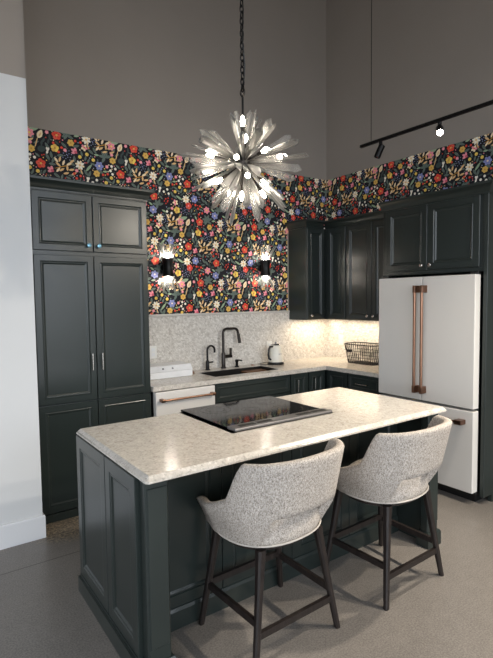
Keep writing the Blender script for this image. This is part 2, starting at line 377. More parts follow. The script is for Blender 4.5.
for it in MOT.split(';'):
    t = it.split(); k = t[0]; x = int(t[1]) / 1000; y = int(t[2]) / 1000; ang = radians(int(t[3])) if len(t) > 3 else 0
    rot = wr.uniform(0, 6.28); rad = .02; SUB[0] = 0
    if k == 'R': flower(x, y, .041, 5, ['red', 'coral'], 'gold', rot, dark='redd'); rad = .042
    elif k == 'P': flower(x, y, .038, 6, ['pink', 'pink'], 'yellow', rot, width=.34, dark='pinkd'); rad = .04
    elif k == 'V': flower(x, y, .041, 6, ['peri', 'peri'], 'cream', rot, width=.36, dark='perid'); rad = .042
    elif k == 'W':
        flower(x, y, .042, 8, ['cream', 'white'], 'tan', rot, width=.25); rad = .044
        put(2, 'tan', ell(x + .012, y - .05, .03, .006, 1.9, 6))
    elif k == 'K': flower(x, y, .031, 5, ['cream', 'pink'], 'coral', rot, width=.36); rad = .034
    elif k == 'Y': flower(x, y, .035, 5, ['yellow', 'gold'], 'goldd', rot, width=.5); rad = .036
    elif k == 'G': flower(x, y, .031, 6, ['gold', 'gold'], 'goldd', rot, width=.42); rad = .034
    elif k == 'Q': flower(x, y, .036, 5, ['coral', 'red'], 'pink', rot, width=.5); rad = .038
    elif k == 'T':
        for a, l in ((-.85, .036), (0, .042), (.85, .036)):
            put(3, 'pink', ell(x + .012 + cos(2.6 + a) * l * .5, y - .008 + sin(2.6 + a) * l * .5, l * .6, .0115, 2.6 + a, 8))
        put(4, 'pinkd', ell(x + .012, y - .008, .014, .012, 2.6, 8))
        put(2, 'saged', ell(x + .032, y - .018, .022, .004, -.5, 6)); rad = .04
    elif k == 'p': flower(x, y, .016, 5, ['pink', 'pink'], 'cream', rot, width=.5); rad = .018
    elif k == 'r':
        put(4, 'red', ell(x, y, .0115, .0115, 0, 8)); put(5, 'coral', ell(x - .003, y + .003, .004, .004, 0, 5)); rad = .014
    elif k == 'y':
        put(4, 'yellow', ell(x, y, .0155, .0155, 0, 9)); put(5, 'gold', ell(x + .003, y - .003, .007, .007, 0, 6)); rad = .018
    elif k == 'c': put(4, 'white', ell(x, y, .0125, .0125, 0, 8)); rad = .015
    elif k == 'b':
        for q in range(7):
            a = q * .9; put(4, 'red', ell(x + cos(a) * .026 * (.5 + q % 3 * .5), y + sin(a) * .03 * (.5 + q % 2 * .5), .0068, .0068, 0, 7))
        rad = .045
    elif k == 'B':
        for q in range(13):
            a = q * 2.4; l = .010 * q ** .6
            put(4, 'ice' if q % 3 else 'peri', ell(x + cos(a) * l, y + sin(a) * l, .0046, .0046, 0, 6))
        rad = .036
    elif k == 'C':
        put(3, 'pale', ell(x - .03, y + .02, .046, .02, .35, 10, .3)); put(4, 'cream', ell(x + .02, y - .014, .038, .024, 1.15, 10, .5))
        put(5, 'tan', ell(x + .02, y - .02, .022, .006, 1.15, 6)); put(2, 'tan', ell(x - .01, y - .085, .05, .005, 1.3, 6)); put(2, 'sage', ell(x - .04, y - .03, .034, .013, 1.7, 9, .3)); rad = .06
    elif k == 'w':
        for a in (1.2, 1.9, 4.4): put(3, 'white', ell(x + cos(a) * .013, y + sin(a) * .013, .016, .009, a, 8))
        rad = .024
    elif k == 'S':
        for q, (dx, dy, a) in enumerate(((-.06, .045, 2.2), (-.03, .055, 1.3), (-.045, .01, 2.5), (.0, .03, 1.2), (-.015, -.03, .6), (.03, -.01, 1.6), (.045, .025, .5), (.065, -.02, .2), (.02, -.055, .3), (-.045, -.035, .9), (.07, .05, .7), (.085, -.05, .5))):
            put(3, 'tan' if q % 3 else 'cream', ell(x + dx, y + dy, .025, .0105, a, 9, .3))
        put(2, 'goldd', ell(x, y, .085, .004, .35, 6)); rad = .075
    elif k == 'O':
        for a in (.3, 1.2, 2.1, 3.0, 4.2): put(2, 'sage', ell(x + cos(a) * .028, y + sin(a) * .028, .03, .014, a, 10, .2))
        for a in (.3, 1.2, 2.1): put(3, 'saged', ell(x + cos(a) * .028, y + sin(a) * .028, .025, .002, a, 5))
        rad = .06
    elif k == 'D': put(2, 'saged', ell(x, y, .032, .026, .3, 10)); rad = .03
    elif k == 'L': put(2, 'sage', ell(x, y, .029, .0125, ang, 9, .3)); put(3, 'saged', ell(x, y, .024, .0015, ang, 5)); rad = .024
    elif k == 'l':
        put(3, 'pale', ell(x, y, .042, .012, ang + .2, 9, .3)); rad = .03
    occupied.append((x, y, rad))
def clear(x, y, r):
    for a, b, c in occupied:
        dx = abs(x - a); dx = min(dx, TW - dx); dy = abs(y - b); dy = min(dy, TH - dy)
        if dx * dx + dy * dy < (c + r) ** 2: return False
    return True
for q in range(5200):
    x, y = wr.uniform(0, TW), wr.uniform(0, TH); big = q < 2500
    r = .017 if big else .008
    if not clear(x, y, r * .78): continue
    a = wr.uniform(0, pi); ink = wr.choice(['sage', 'saged', 'saged', 'sage', 'pale'] if big else ['sage', 'tan', 'ice', 'cream', 'red', 'yellow', 'pink', 'saged'])
    if big: put(1, ink, ell(x, y, .024, .0095, a, 8, .3))
    else: put(1, ink, ell(x, y, .0085 if ink in ('sage', 'saged') else .0055, .0055, a, 7))
    occupied.append((x, y, r))
def clip(poly, lo, hi):
    for ax, val, sg in ((0, lo[0], 1), (0, hi[0], -1), (1, lo[1], 1), (1, hi[1], -1)):
        out = []
        for i, p in enumerate(poly):
            q = poly[i - 1]; ip = sg * (p[ax] - val) >= 0; iq = sg * (q[ax] - val) >= 0
            if ip != iq:
                t = (val - q[ax]) / (p[ax] - q[ax]); out.append((q[0] + t * (p[0] - q[0]), q[1] + t * (p[1] - q[1])))
            if ip: out.append(p)
        poly = out
        if len(poly) < 3: return None
    return poly
def paper(name, rects, place, parent, label):
    vs, fs, mi = [], [], []
    def addp(poly, d, ink):
        base = len(vs); vs.extend(place(s, z, d) for s, z in poly); fs.append(list(range(base, base + len(poly)))); mi.append(INKN.index(ink))
    for lo, hi in rects:
        addp([(lo[0], lo[1]), (hi[0], lo[1]), (hi[0], hi[1]), (lo[0], hi[1])], .001, 'bg')
        addp([(lo[0], hi[1]), (hi[0], hi[1]), (hi[0], hi[1]), (lo[0], hi[1])][:2] + [(hi[0], hi[1]), (lo[0], hi[1])], .001, 'bg') if False else None
        i0, i1 = math.floor((lo[0] - XA) / TW) - 1, math.floor((hi[0] - XA) / TW) + 1
        j0, j1 = math.floor((lo[1] - ZA) / TH) - 1, math.floor((hi[1] - ZA) / TH) + 1
        for i in range(i0, i1 + 1):
            for j in range(j0, j1 + 1):
                ox, oz = XA + i * TW, ZA + j * TH
                for layer, ink, poly in ELEMS:
                    pl = [(x + ox, y + oz) for x, y in poly]
                    xs = [p[0] for p in pl]; zs = [p[1] for p in pl]
                    if max(xs) < lo[0] or min(xs) > hi[0] or max(zs) < lo[1] or min(zs) > hi[1]: continue
                    if min(xs) < lo[0] or max(xs) > hi[0] or min(zs) < lo[1] or max(zs) > hi[1]:
                        pl = clip(pl, lo, hi)
                        if not pl: continue
                    addp(pl, .001 + .00031 * layer, ink)
    me = bpy.data.meshes.new(name); me.from_pydata(vs, [], fs)
    for k in INKN: me.materials.append(MATS['paper_' + k])
    for p, m in zip(me.polygons, mi): p.material_index = m
    me.update(); o = bpy.data.objects.new(name, me); COL.objects.link(o); o.parent = parent; o['kind'] = 'structure'; o['label'] = label; return o
ZW = 3.03
paper('wallpaper_back', [((-3.504, 2.30), (-2.55, ZW)), ((-2.55, 1.487), (-.62, ZW)), ((-.62, 2.36), (-.004, ZW))], lambda s, z, d: (s, -d, z), wall_back,
      'black floral wallpaper band on the back wall')
paper('wallpaper_right', [((.004, 2.36), (3.4, ZW))], lambda s, z, d: (-d, -s, z), wall_right, 'black floral wallpaper band above the refrigerator')

# ------------------------------------------------------------------ tall pantry cabinet
PX0, PX1, PYF = -3.49, -2.591, -.591            # carcass face; doors stand 20 mm proud
t = thing('pantry_cabinet', 'tall dark green pantry cabinet of six doors beside the white wall', 'cabinet', (-3.04, -.3, 0))
bm = B(); box(bm, PX0, PX1, PYF, -.004, .06, 2.415, .002); part('carcass', bm, 'cabinet_paint', t)
bm = B(); box(bm, PX0, PX1, PYF - .018, -.05, 0, .06, .002); part('plinth', bm, 'cabinet_paint', t)
crown([(PX0, PYF - .004), (PX1, PYF - .004), (PX1, -.004)], 2.412, t)
xm = -3.034
for (z0, z1, kind) in ((.07, .862, 'lower'), (.874, 1.957, 'mid'), (1.99, 2.402, 'up')):
    for side, (a, b) in enumerate(((PX0 + .03, xm - .003), (xm + .003, PX1 - .008))):
        bm = B(); door_panel(bm, b - a, z1 - z0, .02, .047, face_y(a, PYF, z0)); d = part('door', bm, 'cabinet_paint', t)
        kx = (xm - .038) if side == 0 else (xm + .038)
        if kind == 'up': knob((kx, PYF - .02, 2.035), (0, -1, 0), d, 'crystal_knob_glass')
        if kind == 'mid': pull((kx, PYF - .02, 1.112), (kx, PYF - .02, 1.215), (0, -1, 0), d)

# ------------------------------------------------------------------ base cabinets, dishwasher, counter on the back wall
BYF = -.60
t = thing('dishwasher', 'matte white dishwasher with bronze bar handle beside the pantry', 'dishwasher', (-2.28, -.3, 0))
bm = B(); box(bm, -2.575, -1.995, -.58, -.03, .1, .872, .003); part('body', bm, 'black_plastic', t)
bm = B(); box(bm, -2.568, -2.000, -.638, -.58, .11, .866, .006, 2); part('door', bm, 'matte_white_enamel', t)
bm = B(); box(bm, -2.568, -2.000, -.56, -.5, .0, .1); part('kick_plate', bm, 'black_plastic', t)
bm = B(); tube(bm, [(-2.52, -.682, .80), (-2.04, -.682, .80)], .0095, 12); h = part('handle', bm, 'brushed_bronze', t, 40)
for x in (-2.522, -2.038):
    bm = B(); box(bm, x - .016, x + .016, -.695, -.638, .787, .813, .004, 2); part('bracket', bm, 'dark_bronze', h)

def base_unit(name, label, x0, x1, layout, loc, group=None):
    t = thing(name, label, 'cabinet', loc, group)
    bm = B(); box(bm, x0, x1, BYF + .001, -.02, .1, .70 if 'sink' in name else .874); box(bm, x0, x1, BYF + .001, BYF + .02, .70, .874); part('carcass', bm, 'cabinet_paint', t)
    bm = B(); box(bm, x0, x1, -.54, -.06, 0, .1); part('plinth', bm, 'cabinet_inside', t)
    for kind, a, b, z0, z1, hd in layout:
        bm = B(); door_panel(bm, b - a, z1 - z0, .02, .045 if z1 - z0 > .2 else .03, face_y(a, BYF, z0)); d = part(kind, bm, 'cabinet_paint', t)
        if hd: pull(*hd, (0, -1, 0), d)
    return t
base_unit('sink_cabinet', 'wide dark green base cabinet under the black sink', -1.99, -1.108,
          [('drawer_front', -1.984, -1.114, .70, .866, None), ('door', -1.984, -1.552, .11, .69, None), ('door', -1.546, -1.114, .11, .69, None)], (-1.55, -.3, 0))
base_unit('base_cabinet', 'narrow dark green base cabinet nearest the right of the sink cabinet', -1.106, -.868,
          [('door', -1.10, -.874, .11, .866, ((-1.03, -.62, .70), (-1.03, -.62, .80)))], (-.98, -.3, 0))
base_unit('base_cabinet', 'narrow dark green base cabinet in the inside corner by the right wall', -.866, -.625,
          [('door', -.86, -.635, .11, .866, ((-.80, -.62, .70), (-.80, -.62, .80)))], (-.74, -.3, 0))
# right wall base run
t = thing('corner_cabinet', 'dark green corner base cabinet with one plain door', 'cabinet', (-.3, -.45, 0))
bm = B(); box(bm, -.60, -.02, -.908, -.02, .1, .874); part('carcass', bm, 'cabinet_paint', t)
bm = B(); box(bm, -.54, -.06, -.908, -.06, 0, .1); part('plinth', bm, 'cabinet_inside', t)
bm = B(); door_panel(bm, .27, .756, .02, .045, face_x(-.60, -.632, .11)); part('door', bm, 'cabinet_paint', t)
t = thing('drawer_cabinet', 'dark green drawer base cabinet beside the refrigerator', 'cabinet', (-.3, -1.12, 0))
bm = B(); box(bm, -.60, -.02, -1.333, -.912, .1, .874); part('carcass', bm, 'cabinet_paint', t)
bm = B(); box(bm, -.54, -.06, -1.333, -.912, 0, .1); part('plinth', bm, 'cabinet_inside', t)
for z0, z1 in ((.70, .866), (.41, .69), (.11, .40)):
    bm = B(); door_panel(bm, .40, z1 - z0, .02, .03, face_x(-.60, -.922, z0)); d = part('drawer', bm, 'cabinet_paint', t)
    zc = (z0 + z1) / 2; pull((-.62, -1.06, zc), (-.62, -1.18, zc), (-1, 0, 0), d)

# L-shaped counter with a cut-out for the sink
SX0, SX1, SY0, SY1 = -1.92, -1.15, -.51, -.185
bm = B(); y0, y1, z0, z1 = -.638, -.012, .876, .915
for a, b, c, d in ((-2.588, SX0, y0, y1), (SX1, -.013, y0, y1), (SX0, SX1, y0, SY0), (SX0, SX1, SY1, y1)): box(bm, a, b, c, d, z0, z1)
box(bm, -.638, -.013, -1.333, y0, z0, z1)
bmesh.ops.remove_doubles(bm, verts=bm.verts, dist=.0005)
tag(obj('countertop', bm, 'quartz_counter'), 'L-shaped speckled pale quartz countertop along the two walls', 'countertop')
t = thing('sink', 'black undermount kitchen sink set in the back countertop', 'sink', ((SX0 + SX1) / 2, (SY0 + SY1) / 2, .70))
bm = B(); a, b, c, d = SX0 + .0005, SX1 - .0005, SY0 + .0005, SY1 - .0005
for q in ((a, a + .014, c, d, .73, .914), (b - .014, b, c, d, .73, .914), (a, b, c, c + .014, .73, .914), (a, b, d - .014, d, .73, .914), (a, b, c, d, .715, .735)): box(bm, *q)
part('basin', bm, 'black_sink', t)
bm = B(); lathe(bm, [(.045, 0), (.045, .004), (.03, .004), (.028, .002)], ((a + b) / 2, (c + d) / 2, .7355), 20); part('drain', bm, 'gunmetal', t, 40)
# low divider strip / cutting board ledge showing warm brown in the basin
bm = B(); box(bm, SX1 - .27, SX1 - .016, SY1 - .12, SY1 - .016, .872, .888, .003)
tag(obj('cutting_board', bm, 'brown_wood'), 'small brown wooden board lying in the back right of the sink', 'cutting board')

# ------------------------------------------------------------------ taps
def arc(c, r, a0, a1, n, ax='x'):
    return [(c[0] + r * cos(a0 + (a1 - a0) * i / n), c[1], c[2] + r * sin(a0 + (a1 - a0) * i / n)) for i in range(n + 1)]
fx, fy = -1.555, -.085
t = thing('kitchen_faucet', 'tall gunmetal pull-down faucet behind the sink', 'faucet', (fx, fy, .915))
bm = B(); lathe(bm, [(.027, 0), (.027, .012), (.021, .018), (.021, .15), (.0165, .165)], (fx, fy, .915), 20); part('base', bm, 'gunmetal', t, 40)
bm = B()
pts = [(fx, fy, 1.08), (fx, fy, 1.22)] + arc((fx + .045, fy, 1.275), .045, pi, pi / 2, 6) + arc((fx + .135, fy, 1.27), .05, pi / 2, .12, 6) + [(fx + .188, fy - .004, 1.25)]
tube(bm, pts, .0135, 12); part('spout', bm, 'gunmetal', t, 50)
bm = B(); cyl(bm, (fx + .187, fy - .004, 1.262), (fx + .2, fy - .008, 1.165), .0165, .0175, 16); part('spray_head', bm, 'gunmetal', t, 40)
bm = B(); cyl(bm, (fx + .018, fy, 1.035), (fx + .10, fy, 1.035), .017, n=14); box(bm, fx + .078, fx + .102, fy - .008, fy + .008, 1.03, 1.12, .003); part('lever', bm, 'gunmetal', t, 40)
fx = -1.745
t = thing('filter_faucet', 'small dark curved filter tap left of the tall faucet', 'faucet', (fx, fy, .915))
bm = B(); lathe(bm, [(.024, 0), (.024, .01), (.019, .015), (.019, .085), (.012, .10)], (fx, fy, .915), 18); part('base', bm, 'black_metal', t, 40)
bm = B(); tube(bm, [(fx, fy, 1.0), (fx, fy, 1.11)] + arc((fx + .042, fy, 1.115), .042, pi, 0, 10) + [(fx + .084, fy, 1.085)], .0105, 10); part('spout', bm, 'black_metal', t, 50)
bm = B(); cyl(bm, (fx + .015, fy, .99), (fx + .065, fy, .992), .008, n=10); part('lever', bm, 'black_metal', t, 40)
fx = -1.39
t = thing('soap_dispenser', 'short dark soap pump right of the tall faucet', 'soap dispenser', (fx, fy, .915))
bm = B(); lathe(bm, [(.024, 0), (.024, .008), (.014, .014), (.014, .05), (.018, .055), (.018, .075), (.008, .08)], (fx, fy, .915), 16); part('pump', bm, 'black_metal', t, 40)
bm = B(); tube(bm, [(fx - .02, fy, .984), (fx + .02, fy - .01, .986), (fx + .055, fy - .02, .978)], .007, 8); part('nozzle', bm, 'black_metal', t, 50)
bm = B(); lathe(bm, [(.017, 0), (.017, .006), (.012, .009)], (-1.19, -.085, .915), 14)
tag(obj('air_switch', bm, 'dark_bronze', smooth=40), 'tiny round button on the counter right of the soap pump', 'button')

# ------------------------------------------------------------------ things on the back counter
t = thing('bread_box', 'long low white box with two dark dots on the left of the counter', 'box', (-2.27, -.19, .915))
bm = B(); box(bm, -2.578, -2.035, -.30, -.06, .9155, .975, .006, 2); part('body', bm, 'box_white', t)
bm = B(); vs = [bm.verts.new(p) for p in ((-2.578, -.302, .978), (-2.035, -.302, .978), (-2.035, -.06, .978), (-2.578, -.06, .978), (-2.578, -.262, 1.025), (-2.035, -.262, 1.025), (-2.035, -.07, 1.03), (-2.578, -.07, 1.03))]
for q in ((0, 3, 2, 1), (4, 5, 6, 7), (0, 1, 5, 4), (1, 2, 6, 5), (2, 3, 7, 6), (3, 0, 4, 7)): bm.faces.new([vs[i] for i in q])
part('lid', bm, 'box_white', t)
for x in (-2.33, -2.235):
    bm = B(); cyl(bm, (x, -.284, 1.004), (x, -.292, .998), .0085, n=10); part('button', bm, 'grey_line', t, 40)
# small wedge-shaped knife block
bm = B(); vs = [bm.verts.new(p) for p in ((-2.015, -.20, .9155), (-1.955, -.20, .9155), (-1.955, -.10, .9155), (-2.015, -.10, .9155), (-2.015, -.16, .985), (-1.995, -.16, .985), (-1.995, -.11, .985), (-2.015, -.11, .985))]
for q in ((0, 3, 2, 1), (4, 5, 6, 7), (0, 1, 5, 4), (1, 2, 6, 5), (2, 3, 7, 6), (3, 0, 4, 7)): bm.faces.new([vs[i] for i in q])
tag(obj('wooden_wedge', bm, 'brown_wood'), 'small brown wooden wedge at the right end of the white box', 'wooden block')

kx, ky = -.945, -.18
t = thing('electric_kettle', 'cream electric kettle with black handle on a dark base in the corner', 'kettle', (kx, ky, .915))
bm = B(); lathe(bm, [(.088, 0), (.09, .006), (.09, .02), (.075, .026)], (kx, ky, .9155), 28); part('power_base', bm, 'black_plastic', t, 40)
bm = B(); lathe(bm, [(.082, 0), (.085, .01), (.080, .05), (.068, .12), (.057, .165), (.05, .178)], (kx, ky, .943), 32); b_ = part('body', bm, 'kettle_cream', t, 50)
for dx in (-.012, .012):
    bm = B(); cyl(bm, (kx + dx, ky - .074, 1.03), (kx + dx, ky - .079, 1.03), .006, n=8); part('badge_dot', bm, 'grey_line', b_)
bm = B(); lathe(bm, [(.052, 0), (.05, .006), (.035, .016), (.01, .02)], (kx, ky, 1.122), 28); l_ = part('lid', bm, 'chrome', t, 50)
bm = B(); lathe(bm, [(.006, 0), (.012, .006), (.012, .014), (.004, .018)], (kx, ky, 1.141), 14); part('knob', bm, 'chrome', l_, 50)
bm = B(); tube(bm, [(kx - .052, ky - .012, 1.108), (kx - .09, ky - .02, 1.112), (kx - .112, ky - .024, 1.085), (kx - .118, ky - .024, 1.03), (kx - .11, ky - .022, .985), (kx - .08, ky - .016, .972)], .011, 10); part('handle', bm, 'black_plastic', t, 50)
bm = B(); vs = [bm.verts.new(p) for p in ((kx + .045, ky - .02, 1.06), (kx + .045, ky + .02, 1.06), (kx + .1, ky, 1.118), (kx + .04, ky - .024, 1.12), (kx + .04, ky + .024, 1.12))]
for q in ((0, 1, 2), (0, 2, 3), (1, 4, 2), (3, 2, 4), (0, 3, 4, 1)): bm.faces.new([vs[i] for i in q])
part('spout', bm, 'kettle_cream', t)
bm = B(); tube(bm, [(kx - .085, ky, .92), (kx - .14, ky - .02, .922), (kx - .18, ky + .03, .92), (kx - .14, ky + .11, .921), (kx - .02, ky + .14, .925)], .004, 6); part('power_cord', bm, 'black_plastic', t, 50)

# wire basket on the right-wall counter
t = thing('wire_basket', 'black wire basket on the counter beside the refrigerator', 'basket', (-.21, -.73, .915))
bx0, bx1, by0, by1 = -.32, -.06, -.99, -.555
def rrect(x0, x1, y0, y1, r, n=5):
    out = []
    for cx, cy, a in ((x1 - r, y1 - r, 0), (x0 + r, y1 - r, pi / 2), (x0 + r, y0 + r, pi), (x1 - r, y0 + r, 1.5 * pi)):
        for i in range(n + 1): out.append((cx + r * cos(a + pi / 2 * i / n), cy + r * sin(a + pi / 2 * i / n)))
    return out
zb, zt_ = .921, 1.125
top = rrect(bx0, bx1, by0, by1, .07, 6); bot = rrect(bx0 + .03, bx1 - .03, by0 + .03, by1 - .03, .06, 6)
bm = B(); tube(bm, [(x, y, zt_) for x, y in top], .006, 6, True); part('rim', bm, 'black_metal', t, 50)
bm = B(); tube(bm, [(x, y, zb) for x, y in bot], .0035, 6, True)
mid = [((a[0] * .35 + b[0] * .65), (a[1] * .35 + b[1] * .65)) for a, b in zip(bot, top)]
tube(bm, [(x, y, zb + .65 * (zt_ - zb)) for x, y in mid], .0028, 6, True)
mid = [((a[0] * .68 + b[0] * .32), (a[1] * .68 + b[1] * .32)) for a, b in zip(bot, top)]
tube(bm, [(x, y, zb + .32 * (zt_ - zb)) for x, y in mid], .0028, 6, True)
def resample(loop, n):
    L = [0]; m = len(loop)
    for i in range(m): L.append(L[-1] + math.dist(loop[i], loop[(i + 1) % m]))
    out = []
    for k in range(n):
        d = L[-1] * k / n; i = max(j for j in range(m) if L[j] <= d); f = (d - L[i]) / max(1e-9, L[i + 1] - L[i]); a, b = loop[i], loop[(i + 1) % m]
        out.append((a[0] + (b[0] - a[0]) * f, a[1] + (b[1] - a[1]) * f))
    return out
for (a, b) in zip(resample(top, 44), resample(bot, 44)): cyl(bm, (a[0], a[1], zt_), (b[0], b[1], zb), .003, n=5)
for i in range(9):
    x = bx0 + .045 + i * .0225; cyl(bm, (x, by0 + .05, zb), (x, by1 - .05, zb), .0024, n=5)
part('wire_cage', bm, 'black_metal', t)
bm = B(); box(bm, bx0 - .002, bx0 + .002, -.70, -.63, 1.04, 1.068, M=None); part('tag_plate', bm, 'black_metal', t)

# ------------------------------------------------------------------ outlets
def outlet(p, facing, label):
    bm = B()
    t = thing('wall_outlet', label, 'outlet', p)
    if facing == 'y':
        box(bm, p[0] - .037, p[0] + .037, p[1] - .006, p[1], p[2] - .06, p[2] + .06, .002); part('cover_plate', bm, 'white_plastic', t)
        for dz in (-.022, .022):
            bm = B(); box(bm, p[0] - .016, p[0] + .016, p[1] - .008, p[1] - .005, p[2] + dz - .016, p[2] + dz + .016, .002); part('socket', bm, 'box_white', t)
    else:
        box(bm, p[0] - .006, p[0], p[1] - .037, p[1] + .037, p[2] - .06, p[2] + .06, .002); part('cover_plate', bm, 'white_plastic', t)
        for dz in (-.022, .022):
            bm = B(); box(bm, p[0] - .008, p[0] - .005, p[1] - .016, p[1] + .016, p[2] + dz - .016, p[2] + dz + .016, .002); part('socket', bm, 'box_white', t)
outlet((-2.30, -.012, 1.13), 'y', 'white wall outlet above the long white box')
outlet((-.90, -.012, 1.09), 'y', 'white wall outlet just behind the kettle')
outlet((-.012, -.25, 1.13), 'x', 'white wall outlet on the right wall left of the wire basket')

# ------------------------------------------------------------------ wall cabinets
UZ0, UZ1 = 1.385, 2.395
t = thing('upper_cabinet', 'narrow dark green wall cabinet with one door beside the right sconce', 'cabinet', (-.47, -.15, UZ0))
bm = B(); box(bm, -.605, -.325, -.30, -.004, UZ0, UZ1, .002); part('carcass', bm, 'cabinet_paint', t)
bm = B(); door_panel(bm, .255, UZ1 - UZ0 - .02, .02, .05, face_y(-.60, -.30, UZ0 + .008)); d = part('door', bm, 'cabinet_paint', t)
knob((-.565, -.32, UZ0 + .05), (0, -1, 0), d)
crown([(-.605, -.004), (-.605, -.305), (-.364, -.305)], UZ1 - .004, t)
t = thing('upper_cabinet', 'dark green wall cabinet of three doors between corner and refrigerator', 'cabinet', (-.15, -.8, UZ0))
bm = B(); box(bm, -.305, -.004, -1.333, -.31, UZ0, UZ1, .002); box(bm, -.322, -.004, -.31, -.004, UZ0, UZ1); part('carcass', bm, 'cabinet_paint', t)
for i, (a, b) in enumerate(((-.345, -.607), (-.625, -.968), (-.974, -1.325))):
    bm = B(); door_panel(bm, a - b, UZ1 - UZ0 - .02, .02, .05, face_x(-.305, a, UZ0 + .008)); d = part('door', bm, 'cabinet_paint', t)
    if i == 1: knob((-.325, -.932, UZ0 + .05), (-1, 0, 0), d)
    if i == 2: knob((-.325, -1.01, UZ0 + .05), (-1, 0, 0), d)
crown([(-.31, -.306), (-.31, -1.333)], UZ1 - .004, t)

# ------------------------------------------------------------------ refrigerator housing and refrigerator
FX = -.60
t = thing('refrigerator_cabinet', 'dark green cabinet housing around and above the refrigerator', 'cabinet', (-.3, -1.83, 0))
bm = B(); box(bm, FX, -.004, -2.294, -1.34, 1.815, 2.395, .002); part('carcass', bm, 'cabinet_paint', t)
for a, b in ((-1.383, -1.806), (-1.812, -2.262)):
    bm = B(); door_panel(bm, a - b, .545, .02, .058, face_x(FX, a, 1.85)); d = part('door', bm, 'cabinet_paint', t)
    ky_ = -1.768 if a > -1.5 else -1.85
    knob((FX - .02, ky_, 1.888), (-1, 0, 0), d)
crown([(-.62, -1.339), (-.62, -2.33), (-.004, -2.33)], UZ1 - .004, t)
bm = B(); box(bm, -.62, -.004, -2.33, -2.298, .06, 2.395, .002); box(bm, -.5, -.004, -2.33, -2.298, 0, .06); part('end_panel', bm, 'cabinet_paint', t)
bm = B(); box(bm, -.61, -.004, -1.356, -1.338, 0, 1.815, .002); part('side_panel', bm, 'cabinet_paint', t)

RX = -.70; ya, yb = -1.372, -2.282; ym = -1.824
t = thing('refrigerator', 'matte white french door refrigerator with bronze handles', 'refrigerator', (-.35, ym, 0))
bm = B(); box(bm, -.62, -.03, yb + .012, ya - .012, .06, 1.765, .004); part('body', bm, 'black_plastic', t)
bm = B(); box(bm, -.60, -.1, yb + .03, ya - .03, 0, .06); part('base_grille', bm, 'black_plastic', t)
for i, (a, b) in enumerate(((ya, ym + .0025), (ym - .0025, yb))):
    bm = B(); box(bm, RX, -.625, b, a, .755, 1.79, .006, 2); d = part('door', bm, 'matte_white_enamel', t)
    hy = ym + (.034 if i == 0 else -.034)
    bm = B(); tube(bm, [(RX - .058, hy, .85), (RX - .058, hy, 1.69)], .0125, 12); h = part('handle', bm, 'brushed_bronze', d, 40)
    for z in (.842, 1.678):
        bm = B(); box(bm, RX - .070, RX, hy - .013, hy + .013, z - .02, z + .04, .004, 2); part('bracket', bm, 'dark_bronze', h)
bm = B(); box(bm, RX, -.625, yb, ya, .095, .737, .006, 2); d = part('freezer_drawer', bm, 'matte_white_enamel', t)
bm = B(); tube(bm, [(RX - .058, ya - .10, .65), (RX - .058, yb + .10, .65)], .0105, 12); h = part('handle', bm, 'brushed_bronze', d, 40)
for y in (ya - .09, yb + .09):
    bm = B(); box(bm, RX - .072, RX, y - .03, y + .03, .632, .668, .004, 2); part('bracket', bm, 'dark_bronze', h)
bm = B(); box(bm, -.655, -.56, yb + .005, yb + .07, 1.79, 1.812, .003); box(bm, -.655, -.56, ya - .07, ya - .005, 1.79, 1.812, .003); part('hinge_cover', bm, 'black_plastic', t)

# ------------------------------------------------------------------ kitchen island
IX0, IX1, IY0, IY1 = -3.478, -1.402, -2.462, -1.575
IYR = -2.185                                     # recessed back panel under the overhang
isl = t = thing('kitchen_island', 'dark green panelled kitchen island base under the pale counter', 'island', ((IX0 + IX1) / 2, -2.05, 0))
RG0, RG1 = -2.815, -2.095
bm = B(); box(bm, IX0 + .02, RG0 - .005, IYR + .02, IY1, .0, .886); box(bm, RG1 + .005, IX1 - .02, IYR + .02, IY1, .0, .886); box(bm, RG0 - .01, RG1 + .01, IYR + .02, IYR + .03, 0, .886)
part('carcass', bm, 'cabinet_paint', t)
# left end: two framed panels and a corner post
fm = lambda x, y0, z0: Matrix(((0, 1, 0, x), (-1, 0, 0, y0), (0, 0, 1, z0), (0, 0, 0, 1)))
yp = -2.40
bm = B(); box(bm, IX0 + .02, IX0 + .075, yp, IY1, 0, .886); part('end_wall', bm, 'cabinet_paint', t)
for a, b in ((IY1, -2.027), (-2.033, yp + .004)):
    bm = B(); door_panel(bm, a - b, .886 - .10, .022, .062, fm(IX0 + .02, a, .098)); part('end_panel', bm, 'cabinet_paint', t)
bm = B(); box(bm, IX1 - .075, IX1 - .02, yp, IY1, 0, .886); part('end_wall', bm, 'cabinet_paint', t)
fr = lambda x, y0, z0: Matrix(((0, -1, 0, x), (1, 0, 0, y0), (0, 0, 1, z0), (0, 0, 0, 1)))
for a, b in ((yp + .004, -2.033), (-2.027, IY1)):
    bm = B(); door_panel(bm, b - a, .886 - .10, .022, .062, fr(IX1 - .02, a, .098)); part('end_panel', bm, 'cabinet_paint', t)
for x0, x1 in ((IX0 + .018, IX0 + .124), (IX1 - .124, IX1 - .018)):
    bm = B(); box(bm, x0, x1, IY0 + .004, yp, .0, .886, .007, 1); box(bm, x0 + .008, x1 - .008, IY0 - .002, IY0 + .01, .16, .85, .003)
    part('corner_post', bm, 'cabinet_paint', t)
    bm = B(); sweep(bm, [(x0, IY0 + .004), (x1, IY0 + .004), (x1, yp), (x0, yp)], [(0, 0), (.016, 0), (.016, .085), (.008, .098), (0, .1)], True); part('plinth_block', bm, 'cabinet_paint', t)
